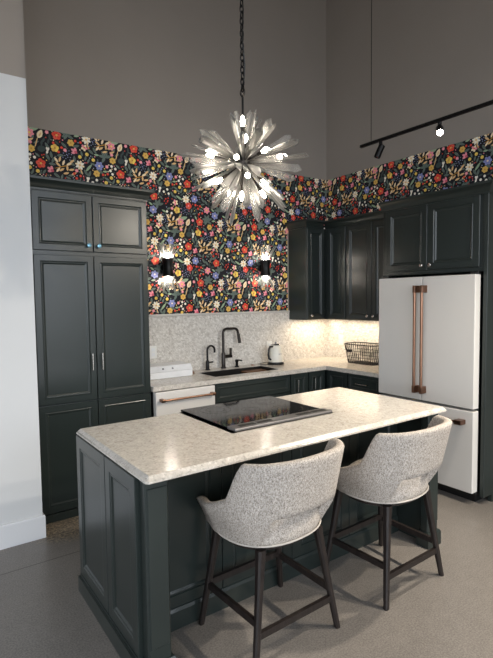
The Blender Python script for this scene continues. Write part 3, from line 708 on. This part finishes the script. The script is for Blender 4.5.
# back panels facing the stools
n_p = 4; xa, xb = IX0 + .08, IX1 - .08; w = (xb - xa) / n_p
for i in range(n_p):
    bm = B(); door_panel(bm, w - .004, .886 - .10, .02, .07, face_y(xa + i * w + .002, IYR + .02, .098)); part('back_panel', bm, 'cabinet_paint', t)
bm = B(); sweep(bm, [(xa, IYR + .002), (xb, IYR + .002)], [(0, 0), (.014, 0), (.014, .09), (.007, .105), (0, .108)]); box(bm, xa, xb, IYR + .002, IYR + .02, 0, .1); part('base_moulding', bm, 'cabinet_paint', t)
for x, s in ((IX0 + .02, -1), (IX1 - .02, 1)):
    bm = B(); path = [(x, IY1), (x, yp)] if s < 0 else [(x, yp), (x, IY1)]
    sweep(bm, path[::-1] if s < 0 else path[::1], [(0, 0), (.022, 0), (.022, .085), (.012, .1), (0, .102)]) if s > 0 else sweep(bm, path[::-1], [(0, 0), (-.022, 0), (-.022, .085), (-.012, .1), (0, .102)]) if False else None
    x2 = x + s * .036
    box(bm, min(x, x2), max(x, x2), yp, IY1, 0, .085, .0); box(bm, min(x, x + s * .023), max(x, x + s * .023), yp, IY1, .085, .098)
    part('base_moulding', bm, 'cabinet_paint', t)
# doors on the sink side
for a, b in ((IX0 + .04, RG0 - .02), (RG1 + .02, IX1 - .04)):
    bm = B(); M = Matrix(((-1, 0, 0, b), (0, -1, 0, IY1), (0, 0, 1, .11), (0, 0, 0, 1))); door_panel(bm, b - a, .755, .02, .06, M); part('door', bm, 'cabinet_paint', t)

# island counter, with a notch where the range slides in
CX0, CX1, CY0, CY1 = -3.474, -1.396, -2.506, -1.550
bm = B()
RB = -2.150                                      # rear of the range cut-out
out = [(CX0, CY0), (CX1, CY0), (CX1, CY1), (RG1 + .002, CY1), (RG1 + .002, RB), (RG0 - .002, RB), (RG0 - .002, CY1), (CX0, CY1)]
# clip the outer corners a little like the stone in the photograph
def clipc(p, q, r, c):
    p, q, r = Vector(p), Vector(q), Vector(r); return [tuple(q + (p - q).normalized() * c), tuple(q + (r - q).normalized() * c)]
pl = []
for i, p in enumerate(out):
    if i in (0, 1, 2, 7): pl += clipc(out[i - 1], p, out[(i + 1) % 8], .014)
    else: pl.append(p)
def inset(poly, d):
    res = []; m = len(poly)
    for i in range(m):
        a, b, c = Vector(poly[i - 1]), Vector(poly[i]), Vector(poly[(i + 1) % m])
        n1 = (b - a).normalized(); n1 = Vector((-n1.y, n1.x)); n2 = (c - b).normalized(); n2 = Vector((-n2.y, n2.x))
        k = (n1 + n2) / max(.3, 1 + n1.dot(n2)); res.append(tuple(b + k * d))
    return res
rings = []
for d, z in ((.003, .8865), (0, .889), (0, .897), (.005, .900), (.009, .905), (.017, .911), (.022, .915)):
    rings.append([bm.verts.new((x, y, z)) for x, y in inset(pl, d)])
for a, b in zip(rings, rings[1:]):
    m = len(a)
    for k in range(m): bm.faces.new((a[k], a[(k + 1) % m], b[(k + 1) % m], b[k]))
bm.faces.new(rings[0][::-1]); bm.faces.new(rings[-1])
bmesh.ops.triangulate(bm, faces=[f for f in bm.faces if len(f.verts) > 4])
ict = tag(obj('island_countertop', bm, 'quartz_counter', smooth=25), 'thick speckled pale quartz countertop on the island', 'countertop')

# slide-in range: its glass top, rear vent trim with slots, and body (controls face the sink)
rng = t = thing('range', 'black glass top range with slotted vent trim set into the island', 'range', (-2.447, -1.85, 0))
gx0, gx1, gy0, gy1 = RG0 + .002, RG1 - .002, -2.145, -1.54
bm = B(); box(bm, gx0 + .004, gx1 - .004, -2.140, -1.56, .02, .905); part('body', bm, 'black_plastic', t)
bm = B(); box(bm, gx0, gx1, -2.09, gy1, .9165, .925, .002); g = part('glass_top', bm, 'black_glass', t)
for cx, cy, r in ((-2.64, -1.68, .10), (-2.26, -1.68, .085), (-2.64, -1.93, .075), (-2.26, -1.93, .10), (-2.45, -1.80, .06)):
    bm = B(); m = 40
    for rr in (r, r * .62):
        a = [bm.verts.new((cx + rr * cos(2 * pi * k / m), cy + rr * sin(2 * pi * k / m), .9253)) for k in range(m)]
        b = [bm.verts.new((cx + (rr - .0025) * cos(2 * pi * k / m), cy + (rr - .0025) * sin(2 * pi * k / m), .9253)) for k in range(m)]
        for k in range(m): bm.faces.new((a[k], a[(k + 1) % m], b[(k + 1) % m], b[k]))
    part('burner_ring', bm, 'burner_mark', g)
bm = B(); box(bm, gx0 - .004, gx1 + .004, -2.168, -2.085, .9165, .934, .005, 2); v_ = part('vent_trim', bm, 'steel_trim', t)
for a, b in ((-2.765, -2.66), (-2.645, -2.54), (-2.35, -2.245), (-2.23, -2.125)):
    bm = B(); box(bm, a, b, -2.144, -2.109, .9335, .9352); part('vent_slot', bm, 'slot_black', v_)
bm = B(); box(bm, gx0, gx1, -1.56, gy1, .80, .9165, .003); cp = part('control_panel', bm, 'steel_trim', t)
for i in range(5):
    bm = B(); x = gx0 + .11 + i * .133; cyl(bm, (x, gy1, .855), (x, gy1 + .03, .855), .02, .018, 16); part('knob', bm, 'brushed_bronze', cp, 40)
bm = B(); box(bm, gx0 + .006, gx1 - .006, -1.56, -1.515, .14, .79, .004); od = part('oven_door', bm, 'matte_white_enamel', t)
bm = B(); tube(bm, [(gx0 + .06, -1.465, .74), (gx1 - .06, -1.465, .74)], .011, 10); part('handle', bm, 'brushed_bronze', od, 40)

# ------------------------------------------------------------------ bar stools
def superell(a, b, t, e=2.5):
    c, s = cos(t), sin(t)
    return a * math.copysign(abs(c) ** (2 / e), c), b * math.copysign(abs(s) ** (2 / e), s)
def smooth01(x): x = max(0, min(1, x)); return x * x * (3 - 2 * x)
def make_stool(label, loc):
    t = thing('bar_stool', label, 'bar stool', (0, 0, 0))
    # plan curve of the shell, starting at the left arm tip, round the back, to the right arm tip (unit scale)
    plan = []
    nA, nB = 10, 60
    for i in range(nA): plan.append((-1, .62 - .62 * i / nA))
    for i in range(nB + 1):
        a = pi + pi * i / nB; plan.append(superell(1, 1, a, 2.55))
    for i in range(1, nA + 1): plan.append((1, .62 * i / nA))
    m = len(plan); bm = B(); grid = []; piping = []
    for i, (px, py) in enumerate(plan):
        # heights along the shell
        back = smooth01((-py - .22) / .32)                    # 0 on the arms, 1 round the back
        tipf = smooth01((py - .30) / .32)
        arm = .755 - .075 * smooth01((py + .4) / .8) - .012 * tipf; zt = arm + (.925 - arm) * back + .022 * max(0, -py) ** 2
        cut = 1 - smooth01((abs(px) - .60) / .20) if py < 0 else 0
        zb = .528 + .15 * cut
        col = []
        def pt(z, off):
            k = (z - .53) / .41
            k = max(0, min(1.1, k)); a = .262 + .054 * smooth01(k * 2.4) + .022 * k - off; b = .228 + .026 * smooth01(k * 3) + .10 * k - off
            if py > 0: a = a - .035 * smooth01((py - .2) / .42)
            yy = py * b if py < 0 else py * .33
            return (px * a, yy, z)
        T = .042
        prof = [(0.0, .5 * T), (.004, .008)] + [(q, 0) for q in (.03, .12, .25, .4, .55, .7, .85, .95)] + [(.985, .006), (1.0, .5 * T), (.985, T - .006)] + [(q, T) for q in (.95, .8, .55, .3, .05)] + [(.004, T - .008)]
        for q, off in prof: col.append(bm.verts.new(pt(zb + (zt - zb) * q, off)))
        grid.append(col); piping.append(pt(zb + .002, .002))
    k = len(grid[0])
    for i in range(m - 1):
        for j in range(k): bm.faces.new((grid[i][j], grid[i + 1][j], grid[i + 1][(j + 1) % k], grid[i][(j + 1) % k]))
    bm.faces.new(grid[0]); bm.faces.new(grid[-1][::-1])
    bmesh.ops.rotate(bm, verts=bm.verts, cent=(0, 0, 0), matrix=Matrix.Rotation(radians(3), 3, 'Z')); part('backrest', bm, 'tweed_fabric', t, 'all')
    # seat cushion
    bm = B(); rings = []; nS = 48
    for z, o in ((.528, .02), (.533, .006), (.55, .001), (.575, 0), (.60, .012), (.625, .030), (.648, .056), (.660, .085), (.664, .12)):
        ring = []; kz = max(0, (z - .53) / .41)
        for i in range(nS):
            a = 2 * pi * i / nS; x, y = superell(1, 1, a, 2.3)
            fy = .214 if y > 0 else .229 + .5 * (z - .53) * .1
            ring.append(bm.verts.new((x * (.263 - o), y * (fy - o), z)))
        rings.append(ring)
    for a, b in zip(rings, rings[1:]):
        for i in range(nS): bm.faces.new((a[i], a[(i + 1) % nS], b[(i + 1) % nS], b[i]))
    bm.faces.new(rings[0][::-1]); bm.faces.new(rings[-1])
    ROT6 = Matrix.Rotation(radians(3), 3, 'Z'); bmesh.ops.rotate(bm, verts=bm.verts, cent=(0, 0, 0), matrix=ROT6)
    seat_ = part('seat', bm, 'tweed_fabric', t, 50)
    bm = B(); tube(bm, [ROT6 @ Vector((*[q * d for q, d in zip(superell(1, 1, 2 * pi * i / 60, 2.3), (.264, .230 if i > 30 else .214))], .534)) for i in range(60)], .0045, 6, True)
    part('piping', bm, 'piping_fabric', seat_, 50)
    # dark frame below the cushion
    bm = B(); rings = []
    for z, o in ((.498, .025), (.503, .016), (.53, .012), (.538, .016)):
        rings.append([bm.verts.new((*[v * 1 for v in superell(.252 - o, .218 - o, 2 * pi * i / nS, 2.3)], z)) for i in range(nS)])
    for a, b in zip(rings, rings[1:]):
        for i in range(nS): bm.faces.new((a[i], a[(i + 1) % nS], b[(i + 1) % nS], b[i]))
    bm.faces.new(rings[0][::-1]); bm.faces.new(rings[-1]); part('seat_frame', bm, 'espresso_wood', t, 40)
    tops = {(-1, -1): (-.175, -.165), (1, -1): (.175, -.165), (1, 1): (.185, .16), (-1, 1): (-.185, .16)}
    feet = {(-1, -1): (-.256, -.222), (1, -1): (.256, -.222), (1, 1): (.262, .212), (-1, 1): (-.262, .212)}
    def at(kk, z):
        f = z / .515; return Vector((feet[kk][0] + (tops[kk][0] - feet[kk][0]) * f, feet[kk][1] + (tops[kk][1] - feet[kk][1]) * f, z))
    for kk in tops:
        bm = B(); secs = []
        for z, h in ((0, .0125), (.004, .0135), (.3, .0165), (.47, .020), (.515, .023)):
            c = at(kk, z); secs.append([bm.verts.new((c.x + sx * h, c.y + sy * h, z)) for sx, sy in ((-.55, -1), (.55, -1), (1, -.55), (1, .55), (.55, 1), (-.55, 1), (-1, .55), (-1, -.55))])
        for a, b in zip(secs, secs[1:]):
            for i in range(8): bm.faces.new((a[i], a[(i + 1) % 8], b[(i + 1) % 8], b[i]))
        bm.faces.new(secs[0][::-1]); bm.faces.new(secs[-1]); part('leg', bm, 'espresso_wood', t)
    for ka, kb, z, nm in (((-1, -1), (1, -1), .155, 'stretcher'), ((-1, 1), (1, 1), .215, 'footrest'), ((-1, -1), (-1, 1), .205, 'stretcher'), ((1, -1), (1, 1), .205, 'stretcher')):
        a, b = at(ka, z), at(kb, z); M, L = frame_to(a, b); bm = B()
        # keep the rail upright: taller than wide
        d = (b - a).normalized(); s = Vector((-d.y, d.x, 0)) * .0095; u = Vector((0, 0, .0155))
        vs = [bm.verts.new(p) for p in (a - s - u, a + s - u, a + s + u, a - s + u, b - s - u, b + s - u, b + s + u, b - s + u)]
        for q in ((0, 3, 2, 1), (4, 5, 6, 7), (0, 1, 5, 4), (1, 2, 6, 5), (2, 3, 7, 6), (3, 0, 4, 7)): bm.faces.new([vs[i] for i in q])
        part(nm, bm, 'espresso_wood', t)
    return t
def copy_tree(o, parent=None):
    c = o.copy(); COL.objects.link(c)
    if parent is not None: c.parent = parent
    for ch in list(o.children): copy_tree(ch, c)
    return c
stool = make_stool('tweed upholstered bar stool nearer the island end with the two panels, left one', None); stool['group'] = 'bar stools at the island'
st2 = copy_tree(stool); st2['label'] = 'tweed upholstered bar stool nearer the refrigerator, right one'
stool.location = (-2.812, -2.436, 0); stool.rotation_euler = (0, 0, radians(1.5))
st2.location = (-1.995, -2.475, 0); st2.rotation_euler = (0, 0, radians(1.5))

# ------------------------------------------------------------------ crystal burst chandelier
CH = Vector((-2.662, -2.053, 2.372))
t = thing('chandelier', 'starburst crystal chandelier hanging on a black chain over the island', 'chandelier', CH)
def fib(i, n):
    z = 1 - 2 * (i + .5) / n; a = i * 2.39996; r = math.sqrt(1 - z * z); return Vector((r * cos(a), r * sin(a), z))
bm = B(); bmesh.ops.create_icosphere(bm, subdivisions=3, radius=.052, matrix=Matrix.Translation(CH)); part('hub', bm, 'gunmetal', t, 'all')
bm = B(); tube(bm, [CH + Vector((0, 0, .04)), CH + Vector((0, 0, .36))], .006, 8); part('stem', bm, 'black_metal', t, 50)
bm = B(); tube(bm, [CH + Vector((0, .018 * cos(a), .378 + .022 * sin(a))) for a in [2 * pi * i / 14 for i in range(14)]], .0045, 6, True); part('hanging_ring', bm, 'gunmetal', t, 50)
bm = B(); z = .40; i = 0
while CH.z + z < 4.6:
    for q in range(1):
        pts = []
        for k in range(10):
            a = 2 * pi * k / 10; u = .0105 * cos(a); w_ = .021 * sin(a)
            pts.append(CH + (Vector((u, 0, z + w_)) if i % 2 else Vector((0, u, z + w_))))
        tube(bm, pts, .0038, 5, True)
    z += .032; i += 1
part('chain', bm, 'black_metal', t, 50)
bm = B(); pts = [CH + Vector((.012 * sin(3.1 * k * .35) + .006, .012 * cos(2.3 * k * .35), .40 + k * .06)) for k in range(int((4.6 - CH.z - .4) / .06))]
tube(bm, pts, .004, 6); part('power_cord', bm, 'black_plastic', t, 50)
bm = B(); cyl(bm, (CH.x, CH.y, 4.58), (CH.x, CH.y, ZC - .001), .005, n=8); part('drop_rod', bm, 'black_metal', t, 50)
dirs = [Vector(v).normalized() for v in ((-.993, -.022, .115), (-.5, -.804, .322), (-.048, -.996, .073), (.784, -.602, .15), (-.698, -.704, -.129), (-.923, .263, -.28), (-.811, -.053, -.582), (-.401, -.744, -.534), (-.254, -.268, -.929), (.123, -.753, -.647),
        (-.15, -.2, .95), (.7, .1, -.7), (.2, .93, .3), (-.5, .8, .3), (.1, .8, -.6))]
cr = random.Random(5)
def shard_mesh():
    bm = B(); secs = []
    for z, w_, h_, dz in ((.05, .005, .0025, 0), (.16, .011, .004, 0), (.34, .0195, .0065, 0), (.385, .0215, .007, .0)):
        secs.append([bm.verts.new(p) for p in ((-w_, -h_ * .6, z), (0, -h_, z), (w_, -h_ * .6, z), (w_, h_ * .6, z), (0, h_, z), (-w_, h_ * .6, z))])
    tip = [bm.verts.new(p) for p in ((-.019, -.002, .40), (0, -.004, .418), (.006, -.002, .424), (.006, .002, .424), (0, .004, .418), (-.019, .002, .40))]
    secs.append(tip)
    for a, b in zip(secs, secs[1:]):
        for i in range(6): bm.faces.new((a[i], a[(i + 1) % 6], b[(i + 1) % 6], b[i]))
    bm.faces.new(secs[0][::-1]); bm.faces.new(secs[-1])
    bmesh.ops.recalc_face_normals(bm, faces=bm.faces)
    me = bpy.data.meshes.new('shard'); bm.to_mesh(me); bm.free(); me.materials.append(MATS['crystal_glass']); return me
SM = shard_mesh()
def add_shard(d, sc, spin):
    o = bpy.data.objects.new('crystal_shard', SM); COL.objects.link(o); o.parent = t
    o.rotation_mode = 'QUATERNION'
    from mathutils import Quaternion
    o.rotation_quaternion = d.to_track_quat('Z', 'Y') @ Quaternion((0, 0, 1), spin)
    o.scale = (1, 1, sc)
for bi, d in enumerate(dirs):
    a = Vector((0, 0, 1)) if abs(d.z) < .9 else Vector((1, 0, 0)); x = a.cross(d).normalized(); y = d.cross(x)
    bm = B(); cyl(bm, CH + d * .045, CH + d * .175, .004, n=6); cyl(bm, CH + d * .145, CH + d * .185, .0095, n=8); arm = part('lamp_arm', bm, 'gunmetal', t, 50)
    bm = B(); M, L = frame_to(CH + d * .185, CH + d * .25); lathe(bm, [(.007, 0), (.011, .012), (.0135, .026), (.010, .042), (.003, .055)], n=10, M=M); part('bulb', bm, 'bulb_glow', arm, 'all')
    for q in range(4):
        ph = 2 * pi * q / 4 + cr.uniform(-.3, .3) + bi; k = cr.uniform(.2, .36)
        dd = (d + (x * cos(ph) + y * sin(ph)) * k).normalized()
        add_shard(dd, cr.uniform(.70, .90) * (.78 if dd.z > .6 else 1), ph + cr.uniform(-.5, .5))
for i in range(10):
    d = fib(i, 10); add_shard(d, cr.uniform(.5, .7), cr.uniform(0, 6))

# ------------------------------------------------------------------ wall sconces
def make_sconce(label, x, zc):
    c = Vector((x, -.085, zc)); t = thing('wall_sconce', label, 'wall sconce', (x, 0, zc), 'sconces on the floral wallpaper')
    bm = B(); lathe(bm, [(.04, 0), (.04, .014), (.034, .02)], M=frame_to((x, -.004, zc), (x, -.1, zc))[0], n=20); cyl(bm, (x, -.02, zc), (x, -.06, zc), .012, n=10); part('back_plate', bm, 'black_metal', t, 40)
    bm = B(); lathe(bm, [(.045, -.088), (.060, -.083), (.048, -.03), (.045, 0), (.048, .03), (.060, .083), (.045, .088)], c, 20); part('body', bm, 'black_metal', t, 40)
    sr = random.Random(int(abs(x) * 1000))
    for s in (1, -1):
        bm = B(); lathe(bm, [(.010, .08), (.016, .092), (.020, .108), (.015, .126), (.004, .134)], n=14, M=Matrix.Translation(c) @ Matrix.Diagonal((1, 1, s, 1))); part('bulb', bm, 'sconce_glow', t, 'all')
        for k in range(10):
            a = 2 * pi * k / 10 + sr.uniform(-.2, .2); tilt = sr.uniform(.35, .75)
            if sin(a) > .35: tilt *= .35
            d = Vector((cos(a) * tilt, sin(a) * tilt, s)).normalized()
            o = bpy.data.objects.new('crystal_shard', SS); COL.objects.link(o); o.parent = t; o.location = Vector((0, -.085, s * .07)) + Vector((cos(a) * .03, sin(a) * .03, 0))
            o.rotation_mode = 'QUATERNION'; o.rotation_quaternion = d.to_track_quat('Z', 'Y'); o.scale = (1, 1, sr.uniform(.95, 1.35))
bm = B(); secs = []
for z, w_, h_ in ((0, .006, .003), (.07, .009, .004), (.125, .011, .004)):
    secs.append([bm.verts.new(p) for p in ((-w_, -h_, z), (w_, -h_, z), (w_, h_, z), (-w_, h_, z))])
secs.append([bm.verts.new(p) for p in ((-.01, -.002, .13), (.004, -.002, .15), (.004, .002, .15), (-.01, .002, .13))])
for a, b in zip(secs, secs[1:]):
    for i in range(4): bm.faces.new((a[i], a[(i + 1) % 4], b[(i + 1) % 4], b[i]))
bm.faces.new(secs[0][::-1]); bm.faces.new(secs[-1]); bmesh.ops.recalc_face_normals(bm, faces=bm.faces)
SS = bpy.data.meshes.new('sconce_shard'); bm.to_mesh(SS); bm.free(); SS.materials.append(MATS['sconce_crystal'])
make_sconce('black double-ended wall sconce lit beside the pantry, left of the two', -2.16, 1.93)
make_sconce('black double-ended wall sconce lit beside the narrow wall cabinet, right of the two', -1.0, 1.955)

# ------------------------------------------------------------------ track light
TX, TZ = -.95, 2.915
t = thing('track_light', 'black ceiling-hung track light with spot heads by the right wall', 'track light', (TX, -2.4, TZ))
bm = B(); box(bm, TX - .013, TX + .013, -4.9, -1.375, TZ - .010, TZ + .013, .002); part('rail', bm, 'black_metal', t)
for y in (-1.49, -4.6):
    bm = B(); cyl(bm, (TX, y, TZ + .02), (TX, y, ZC), .0028, n=6); part('suspension_cable', bm, 'black_metal', t, 50)
def spot(y, aim, on):
    p = Vector((TX, y, TZ - .012)); a = Vector(aim).normalized(); hd = p + Vector((0, 0, -.055))
    bm = B(); cyl(bm, p, p + Vector((0, 0, -.02)), .014, n=12); cyl(bm, p, hd, .006, n=10); m_ = part('spot_mount', bm, 'black_metal', t, 40)
    bm = B(); M, _ = frame_to(hd - a * .03, hd + a * .1); lathe(bm, [(.02, 0), (.027, .006), (.027, .105), (.023, .108), (.022, .098)], n=20, M=M); h_ = part('spot_head', bm, 'black_metal', t, 40)
    bm = B(); M, _ = frame_to(hd + a * .070, hd + a * .1); lathe(bm, [(.021, 0), (.021, .004)], n=16, M=M); part('lens', bm, 'spot_glow' if on else 'chrome', h_, 40)
    return hd, a
spot(-1.59, (-.25, .35, -1), False)
hd, aim = spot(-2.13, (-.75, -.55, -.62), True)
hd3, aim3 = spot(-3.0, (-.45, .12, -1), True)
hd4, aim4 = spot(-3.9, (-.62, .35, -1), True)  # added head, out of view, for more warm light in the room
hd5, aim5 = spot(-4.6, (-.5, .9, -.55), True)  # another added unseen head further along the rail, also for warm light

# ------------------------------------------------------------------ lights
def light(name, typ, loc, energy, color, aim=None, **kw):
    L = bpy.data.lights.new(name, typ); L.energy = energy; L.color = color
    for k, v in kw.items(): setattr(L, k, v)
    o = bpy.data.objects.new(name, L); COL.objects.link(o); o.location = loc
    if aim is not None: o.rotation_euler = Vector(aim).to_track_quat('-Z', 'Y').to_euler()
    return o
WARM = (1, .82, .6)
light('under_cabinet_lamp_back', 'AREA', (-.32, -.16, UZ0 - .012), 2.0, WARM, (0, 0, -1), shape='RECTANGLE', size=.5, size_y=.03)
light('under_cabinet_lamp_right', 'AREA', (-.16, -.8, UZ0 - .012), 3.6, WARM, (0, 0, -1), shape='RECTANGLE', size=.03, size_y=.95)
light('track_spot_lamp', 'SPOT', hd + aim * .12, 22, (1, .9, .76), aim, spot_size=radians(70), spot_blend=.5, shadow_soft_size=.02)
light('track_spot_lamp_near', 'SPOT', hd3 + aim3 * .12, 130, (1, .9, .76), aim3, spot_size=radians(110), spot_blend=.9, shadow_soft_size=.03)
light('added_spot_lamp_far', 'SPOT', hd4 + aim4 * .12, 130, (1, .9, .76), aim4, spot_size=radians(110), spot_blend=.9, shadow_soft_size=.03)  # added lamp of an unseen head, lifts the warm brightness
light('added_spot_lamp_end', 'SPOT', hd5 + aim5 * .12, 90, (1, .9, .76), aim5, spot_size=radians(110), spot_blend=.9, shadow_soft_size=.03)  # added lamp at the unseen rail end, warm fill
for gaps, axis, at, zs, zt in ((g1, 'y', YF, .35, 4.6), (g2, 'x', XF, .9, 4.4)):
    for a, b in gaps:
        m_ = (a + b) / 2
        o = light('window_portal', 'AREA', (m_, at - .02, (zs + zt) / 2) if axis == 'y' else (at - .02, m_, (zs + zt) / 2), 1, (1, 1, 1), (0, 1, 0) if axis == 'y' else (1, 0, 0),
                  shape='RECTANGLE', size=b - a, size_y=zt - zs)
        o.data.cycles.is_portal = True
w = bpy.data.worlds.new('sky'); S.world = w; w.use_nodes = True; wn = w.node_tree
bg = wn.nodes['Background']
tc = wn.nodes.new('ShaderNodeTexCoord'); sp = wn.nodes.new('ShaderNodeSeparateXYZ'); rp = wn.nodes.new('ShaderNodeValToRGB')
wn.links.new(tc.outputs['Generated'], sp.inputs[0]); mr = wn.nodes.new('ShaderNodeMapRange'); mr.inputs[1].default_value = -1; mr.inputs[2].default_value = 1
wn.links.new(sp.outputs[2], mr.inputs[0]); wn.links.new(mr.outputs[0], rp.inputs[0])
cr_ = rp.color_ramp; cr_.elements[0].position = .40; cr_.elements[0].color = (.20, .20, .20, 1); cr_.elements[1].position = .56; cr_.elements[1].color = (.87, .94, 1.03, 1)
wn.links.new(rp.outputs[0], bg.inputs[0]); bg.inputs[1].default_value = 4.1

# ------------------------------------------------------------------ camera
cam = bpy.data.cameras.new('camera'); co = bpy.data.objects.new('camera', cam); COL.objects.link(co)
cam.sensor_fit = 'VERTICAL'; cam.sensor_height = 24; cam.sensor_width = 24; cam.lens = 488.3753 * 24 / 658; cam.clip_start = .05
rt, up, fw = Vector((.81552, -.5786, -.01203)), Vector((.04541, .04325, .99803)), Vector((.57694, .81446, -.06155))
co.matrix_world = Matrix(((rt.x, up.x, -fw.x, -4.2415), (rt.y, up.y, -fw.y, -4.2932), (rt.z, up.z, -fw.z, 1.6241), (0, 0, 0, 1)))
S.camera = co
vs_ = S.view_settings; vs_.view_transform = 'Standard'; vs_.look = 'None'; vs_.gamma = 1; vs_.use_curve_mapping = False; vs_.exposure = .46
S.cycles.use_denoising = True
S.cycles.max_bounces = 8; S.cycles.transparent_max_bounces = 24; S.cycles.sample_clamp_indirect = 6
